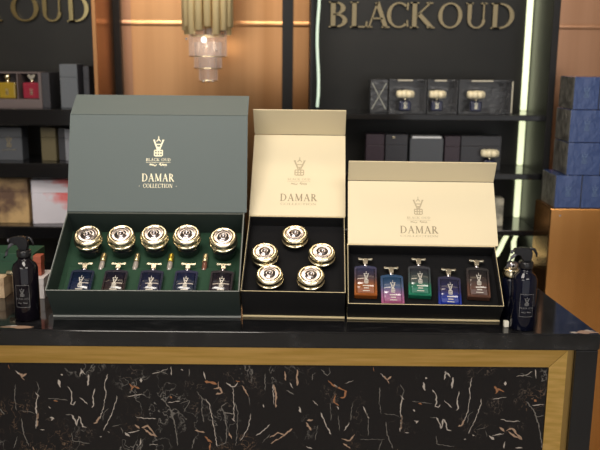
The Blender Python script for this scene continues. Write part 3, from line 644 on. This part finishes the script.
tag(MB().box(-.0048, .0048, -.0048, .0048, .0002, .0125, None, .0012).build('crystal_block', mat('frosted crystal', (.75, .72, .62), .15, coat=.5), None, (.4030, .040, Z0)),
    'tiny pale shiny block on the counter at the foot of the right spray bottle', 'block')

# low cartons and green box behind the left spray bottle
def carton(name, x0, x1, y0, y1, z0, z1, m, label, cat, group=None, seam=True):
    r = thing(name, label, cat, ((x0+x1)/2, (y0+y1)/2, z0), group=group)
    hx, hy, h = (x1-x0)/2, (y1-y0)/2, z1-z0
    MB().box(-hx, hx, -hy, hy, .0002, h*.62, None, .0008).build('box_base', m, r)
    MB().box(-hx-.0006, hx+.0006, -hy-.0006, hy+.0006, h*.62+.0003, h, None, .0008).build('box_lid', m, r)
    return r
M['carton_beige'] = mat('tan carton', (.42, .29, .17), .5); varied(M['carton_beige'], (.36, .24, .14), (.60, .46, .30), 25)
M['carton_white'] = mat('white carton', (.62, .58, .58), .5)
M['red_card'] = mat('brick red card', (.36, .09, .05), .5)
M['satin_green'] = mat('deep green card', (.012, .055, .028), .5)
carton('gift_carton', -.80, -.630, .195, .30, Z0, Z0+.046, M['carton_beige'], 'low tan carton on the counter, left of the left spray bottle', 'box')
carton('gift_carton', -.597, -.545, .195, .262, Z0, Z0+.046, M['carton_white'], 'low white carton on the counter between spray bottle and green gift box', 'box')
carton('gift_carton', -.80, -.5735, .224, .30, Z0+.0464, Z0+.092, M['satin_green'], 'deep green flat box laid across the tan and white cartons', 'box')
tag(MB().lathe([(0, 0), (.0062, 0), (.0066, .001), (.0066, .040), (.0058, .041), (.0058, .046), (0, .046)], 20, (0, 0, 0), None, 1, 1, 'x' if False else 'z').build('lipstick_tube', M['gold'], None, (-.6255, .206, Z0+.0532), (0, R(90), 0)),
    'gold tube lying on cartons in front of the deep green flat box', 'tube')
carton('gift_carton', -.570, -.554, .212, .235, Z0+.0464, Z0+.090, M['red_card'], 'slim brick red carton on the white carton, beside the green box end', 'box')

# ------------------------------------------------------------ goods on the left shelves
def tall_box(x0, x1, y0, y1, z0, h, m, label, cat='box', rz=0, logo=None, group=None, side=None):
    r = thing('perfume_box', label, cat, ((x0+x1)/2, (y0+y1)/2, z0), (0, 0, rz), group)
    hx, hy = (x1-x0)/2, (y1-y0)/2
    MB().box(-hx, hx, -hy, hy, .0002, h*.70, None, .001).build('box_base', m, r)
    lid = MB().box(-hx, hx, -hy, hy, h*.70+.0006, h, None, .001).build('box_lid', m, r)
    if side:
        k = 1 if side[0] > 0 else -1
        MB().box(min(k*(hx+.0002), k*(hx+.0007)), max(k*(hx+.0002), k*(hx+.0007)), -hy+.001, hy-.001, .001, h-.001).build('side_face', side[1], r)
    if logo:
        mb = MB()
        for p in emblem_quads(logo[1]): mb.bm.faces.new([mb.bm.verts.new((a, -hy-.0004, b+h*.40)) for a, b in p])
        gq, tot = glyph_quads('BLACK OUD', logo[1]*.16)
        for g in gq:
            for p in g: mb.bm.faces.new([mb.bm.verts.new((a, -hy-.0004, b+h*.30)) for a, b in p])
        mb.build('printed_logo', logo[0], r)
    return r
M['grey_box'] = mat('slate grey card', (.075, .082, .095), .4)
M['brown_grey'] = mat('mauve brown card', (.11, .085, .085), .45)
M['dark_box'] = mat('charcoal card', (.035, .035, .042), .3)
M['olive'] = mat('olive gold card', (.13, .11, .06), .35)
M['steel'] = mat('steel blue grey card', (.12, .135, .155), .3)
M['silver_grey'] = mat('silver grey card', (.22, .23, .26), .3)
M['floral'] = mat('brown floral card', (.3, .2, .1), .5); varied(M['floral'], (.13, .075, .05), (.62, .42, .20), 14, (1, 1, 1), .38, .62)
M['pinkwhite'] = mat('white card with pink bloom', (.8, .8, .85), .45)
def pinkbloom(mt):
    tc = N(mt, 'ShaderNodeTexCoord'); sp = N(mt, 'ShaderNodeSeparateXYZ'); nz = N(mt, 'ShaderNodeTexNoise'); nz.inputs['Scale'].default_value = 3.5; nz.inputs['Detail'].default_value = 5
    L(mt, tc.outputs['Generated'], sp.inputs[0]); L(mt, tc.outputs['Generated'], nz.inputs['Vector'])
    a = N(mt, 'ShaderNodeMath', operation='ADD'); L(mt, sp.outputs[0], a.inputs[0]); L(mt, sp.outputs[2], a.inputs[1])
    b = N(mt, 'ShaderNodeMath', operation='ADD'); L(mt, a.outputs[0], b.inputs[0]); L(mt, nz.outputs['Fac'], b.inputs[1])
    cr = N(mt, 'ShaderNodeValToRGB'); cr.color_ramp.elements[0].position = .0; cr.color_ramp.elements[0].color = (.72, .70, .78, 1); cr.color_ramp.elements[1].position = 1; cr.color_ramp.elements[1].color = (.75, .16, .16, 1)
    mr = N(mt, 'ShaderNodeMapRange'); mr.inputs['From Min'].default_value = 1.75; mr.inputs['From Max'].default_value = 2.25; L(mt, b.outputs[0], mr.inputs['Value'])
    L(mt, mr.outputs[0], cr.inputs[0]); L(mt, cr.outputs[0], bsdf(mt).inputs['Base Color'])
pinkbloom(M['pinkwhite'])
# open window box with two bottles
wb = thing('window_box', 'mauve brown window box with two perfumes, on the top left shelf', 'display box', (-.905, 1.12, 1.2972))
mb = MB(); x0, x1, h = -.145, .101, .108
mb.box(x0, x1, -.055, .055, 0, .026); mb.box(x0, x1, .050, .055, .026, h); mb.box(x0, x1, -.02, .050, h-.004, h)
for xa in (x0, -.050, .024): mb.box(xa, xa+.003, -.052, .050, .026, h-.004)
mb.box(.092, x1, -.055, .055, .026, h)
mb.build('box_shell', M['brown_grey'], wb)
MB().box(.0995, .1235, -.055, .055, .0, h, None, .001).build('box_sleeve', M['dark_box'], wb, (.0025, 0, 0))
def mini(name, x, y, z, body_m, label, capm, w_=.046, h_=.050, cap='heart', group=None):
    r = thing('perfume_bottle', label, 'perfume bottle', (x, y, z), group=group)
    mb = MB().box(-w_/2, w_/2, -.012, .012, .0003, h_, None, .004); mb.build('bottle_body', body_m, r)
    MB().lathe([(.006, h_+.0003), (.006, h_+.008)], 16).build('collar', M['gold'], r)
    c = MB()
    if cap == 'heart':
        c.prism([(0, h_+.0083), (.007, h_+.013), (.013, h_+.021), (.010, h_+.025), (.004, h_+.025), (0, h_+.021), (-.004, h_+.025), (-.010, h_+.025), (-.013, h_+.021), (-.007, h_+.013)], -.006, .006, 'y')
    elif cap == 'ball':
        c.lathe([(0, h_+.0083), (.008, h_+.011), (.011, h_+.017), (.008, h_+.023), (0, h_+.026)], 20)
    else:  # lobed, cloud shaped cap
        for k in range(7):
            a = 2*math.pi*k/7; cx, cy = .0185*math.cos(a), .009*math.sin(a)
            c.lathe([(0, h_+.0083), (.0095, h_+.011), (.0115, h_+.020), (.0095, h_+.028+.002*(k % 2)), (0, h_+.033)], 14, (cx, cy, 0))
        c.lathe([(0, h_+.0083), (.016, h_+.0085), (.018, h_+.017), (.016, h_+.030), (0, h_+.034)], 20, (0, 0, 0), None, 1, .6)
    o = c.build('cap', capm, r)
    e = MB()
    for p in emblem_quads(.022): e.prism([(a, b+h_*.25) for a, b in p], -.0126, -.0122, 'y')
    e.build('emblem', M['gold'], r)
    return r
M['yellow_glass'] = mat('yellow perfume glass', (.28, .19, .02), .1, coat=.6)
M['red_glass'] = mat('crimson perfume glass', (.24, .02, .04), .1, coat=.6)
mini('y', -.918, 1.095, 1.3236, M['yellow_glass'], 'yellow perfume bottle in the mauve window box on the left shelf', M['gold'], .052, .050, 'ball')
mini('r', -.842, 1.095, 1.3236, M['red_glass'], 'crimson perfume bottle in the mauve window box on the left shelf', M['gold_pale'], .054, .050, 'heart')
tall_box(-.742, -.686, 1.06, 1.12, 1.2972, .134, M['steel'], 'tall steel grey box on the top left shelf beside the window box', rz=-.12, side=(1, M['dark_box']))
tall_box(-.680, -.662, 1.09, 1.15, 1.2972, .128, M['dark_box'], 'narrow charcoal box beside the tall steel grey box, top left shelf')
tall_box(-.955, -.874, 1.06, 1.12, 1.1322, .103, M['grey_box'], 'slate grey box with gold emblem on the second left shelf', logo=(M['gold'], .036))
tall_box(-.812, -.765, 1.06, 1.12, 1.1322, .104, M['olive'], 'olive gold box on the second left shelf', rz=-.08)
tall_box(-.762, -.742, 1.07, 1.13, 1.1322, .102, M['dark_box'], 'charcoal box beside the olive box on the second left shelf')
tall_box(-.739, -.716, 1.06, 1.12, 1.1322, .100, M['silver_grey'], 'pale silver grey box peeking out behind the large green lid')
tall_box(-.985, -.862, 1.05, 1.12, .9332, .143, M['floral'], 'brown and gold floral patterned box on the third left shelf')
tall_box(-.852, -.735, 1.045, 1.13, .9332, .141, M['pinkwhite'], 'white box with a pink red bloom on the third left shelf', rz=.12)
tall_box(-.74, -.70, 1.06, 1.12, .7602, .11, M['dark_box'], 'charcoal box on the lowest visible left shelf')

# ------------------------------------------------------------ goods on the right shelves
M['wrap_dark'] = mat('wrapped charcoal card', (.026, .027, .030), .2, coat=.35); bump(M['wrap_dark'], 45, .9, .004, (1, 1, 1.6), 4)
M['box_white_edge'] = mat('cream card edge', (.62, .58, .46), .4)
def capped_box(x0, x1, label, blabel, bx):
    z0, h = 1.2922, .101
    r = thing('window_box', label, 'display box', ((x0+x1)/2, 1.10, z0), group='wrapped window boxes on the top right shelf'); hx = (x1-x0)/2-.001
    mb = MB(); mb.box(-hx, hx, .036, .040, .0002, h); mb.box(-hx, hx, -.040, .036, .0002, .004); mb.box(-hx, -hx+.002, -.040, .036, .004, h); mb.box(hx-.002, hx, -.040, .036, .004, h)
    mb.box(-hx, hx, -.010, .036, h-.003, h)
    mb.build('box_shell', M['wrap_dark'], r)
    MB().box(-hx*.55, hx*.25, -.0405, -.0385, h-.004, h).build('seal_strip', M['box_white_edge'], r)
    f = MB()
    f.bm.faces.new([f.bm.verts.new(p) for p in ((-hx, -.0412, .001), (hx, -.0412, .001), (hx, -.0412, h), (-hx, -.0412, h))])
    f.build('window', M['film'], r)
    mini('c', bx, 1.085, z0+.0045, M['ink_glass'], blabel, M['cream_cap'], .036, .031, 'cloud', 'cream capped bottles on the top right shelf')
    return r
def film(mt):
    nz = bump(mt, 30, 1.0, .006, (1, 1, .7), 4)
M['film'] = mat('crinkled clear film', (.3, .3, .32), .12, alpha=.05, spec=.6); film(M['film'])
M['ink_glass'] = mat('ink blue glass', (.004, .008, .045), .08, coat=.3)
tall_box(.214, .268, 1.06, 1.14, 1.2922, .101, M['wrap_dark'], 'film wrapped charcoal box at the left end of the top right shelf', group=None)
o = MB(); 
for p in (seg(-.022, .01, .022, .09, .003), seg(-.022, .09, .022, .01, .003)): o.bm.faces.new([o.bm.verts.new((a, -.0406, b)) for a, b in p])
xx = [k for k in bpy.data.objects if k.get('label', '').startswith('film wrapped charcoal box at the left end')][0]
o.build('cross_reflection', mat('grey ribbon', (.30, .31, .27), .4), xx)  # crossed pale strips painted in for a reflection on the wrap
capped_box(.271, .388, 'wrapped window box with cream capped bottle, left on the top right shelf', 'leftmost cream capped bottle on the top right shelf', .325)
capped_box(.390, .485, 'wrapped window box with cream capped bottle, middle of the top right shelf', 'middle cream capped bottle on the top right shelf', .424)
capped_box(.487, .655, 'widest wrapped window box with cream capped bottle, right on the top right shelf', 'rightmost cream capped bottle on the top right shelf', .546)
tag(MB().box(.6505, .654, 1.057, 1.0585, 1.2945, 1.390).build('paper_strip', M['box_white_edge']), 'thin cream upright strip on the right edge of the widest window box', 'strip')
M['violet_box'] = mat('dark plum card', (.035, .022, .032), .35)
tall_box(.205, .262, 1.06, 1.12, 1.1122, .112, M['violet_box'], 'dark plum box half hidden behind the beige lid, second right shelf')
tall_box(.266, .335, 1.06, 1.12, 1.1122, .112, M['dark_box'], 'charcoal box with a small gold clasp on the second right shelf')
tag(MB().box(-.005, .005, -.002, .002, -.003, .003, None, .001).build('gold_clasp', M['gold'], None, (.29, 1.0575, 1.2155)), 'small gold clasp on the charcoal box above the beige lid', 'clasp')
bx = thing('acrylic_case', 'clear topped dark case above the right beige lid, second right shelf', 'case', (.395, 1.09, 1.1122))
MB().box(-.052, .052, -.03, .03, .0002, .100, None, .001).build('case_body', M['grey_box'], bx)
MB().box(-.046, .046, -.031, .02, .1005, .107, None, .001).build('case_top', mat('pale lit acrylic', (.7, .72, .75), .2, coat=.4), bx)
tall_box(.452, .50, 1.06, 1.12, 1.1122, .108, M['violet_box'], 'plum black box right of the clear topped case')
tall_box(.505, .632, 1.075, 1.135, 1.1122, .108, M['dark_box'], 'wide charcoal box behind a cream capped bottle, second right shelf')
mini('d', .592, 1.052, 1.1126, M['ink_glass'], 'cream capped bottle just above the right beige lid', M['cream_cap'], .034, .036, 'cloud')
M['marbled'] = mat('pale marbled card', (.35, .34, .28), .4); varied(M['marbled'], (.13, .13, .11), (.55, .53, .42), 30)
tall_box(.575, .648, 1.06, 1.11, .9342, .090, M['marbled'], 'pale marbled box peeking out right of the beige lid')

# ------------------------------------------------------------ copper plinth with navy boxes, far right
pl = thing('display_plinth', 'copper clad plinth carrying the stacked navy boxes', 'plinth', (1.0, .92, 0))
MB().box(-.272, .40, -.08, .075, 0, 1.0345, None, .003).build('plinth_body', M['copper_deep'], pl)
MB().lathe([(0, 0), (.003, 0), (.002, .002), (0, .0025)], 12, (-.243, -.0803, 1.014), None, 1, -1, 'y').build('screw', M['silver'], pl)
M['navy_wrap'] = mat('film wrapped navy card', (.030, .062, .19), .25, coat=.5, coatr=.15); bump(M['navy_wrap'], 38, 1, .007, (1, 1, .6), 5)
M['grey_wrap'] = mat('crinkled grey wrap', (.10, .10, .095), .35, coat=.2); bump(M['grey_wrap'], 60, 1, .005, (1, 1, 1), 5); varied(M['grey_wrap'], (.05, .05, .048), (.17, .17, .155), 30)
M['silver_print'] = mat('blue silver print', (.10, .16, .30), .3)
rows = [(1.0348, .0965, ((.740, .076, 'bottom row, left end'), (.817, .076, 'bottom row, second from left'), (.894, .076, 'bottom row, third from left'))),
        (1.1316, .0945, ((.768, .098, 'second row from bottom, left end'), (.867, .098, 'second row from bottom, second from left'))),
        (1.2264, .093, ((.768, .098, 'third row from bottom, left end'), (.867, .098, 'third row from bottom, second from left'))),
        (1.3197, .0925, ((.772, .073, 'top row, left end'), (.846, .073, 'top row, second from left')))]
for z, h, xs in rows:
    for x, wd, wh in xs:
        r = thing('perfume_box', 'film wrapped navy box on the copper plinth, %s' % wh, 'box', (x+wd/2, .915, z), group='navy boxes stacked on the copper plinth')
        MB().box(-wd/2+.001, wd/2-.0005, -.065, .065, .0002, h-.001, None, .0015).build('box_body', M['navy_wrap'], r)
        MB().box(-wd/2+.0002, -wd/2+.0008, -.064, .064, .001, h-.002).build('side_face', M['grey_wrap'], r)
        e = MB()
        for p in emblem_quads(.035): e.bm.faces.new([e.bm.verts.new((a, -.0656, b+h*.35)) for a, b in p])
        e.build('printed_logo', M['silver_print'], r)
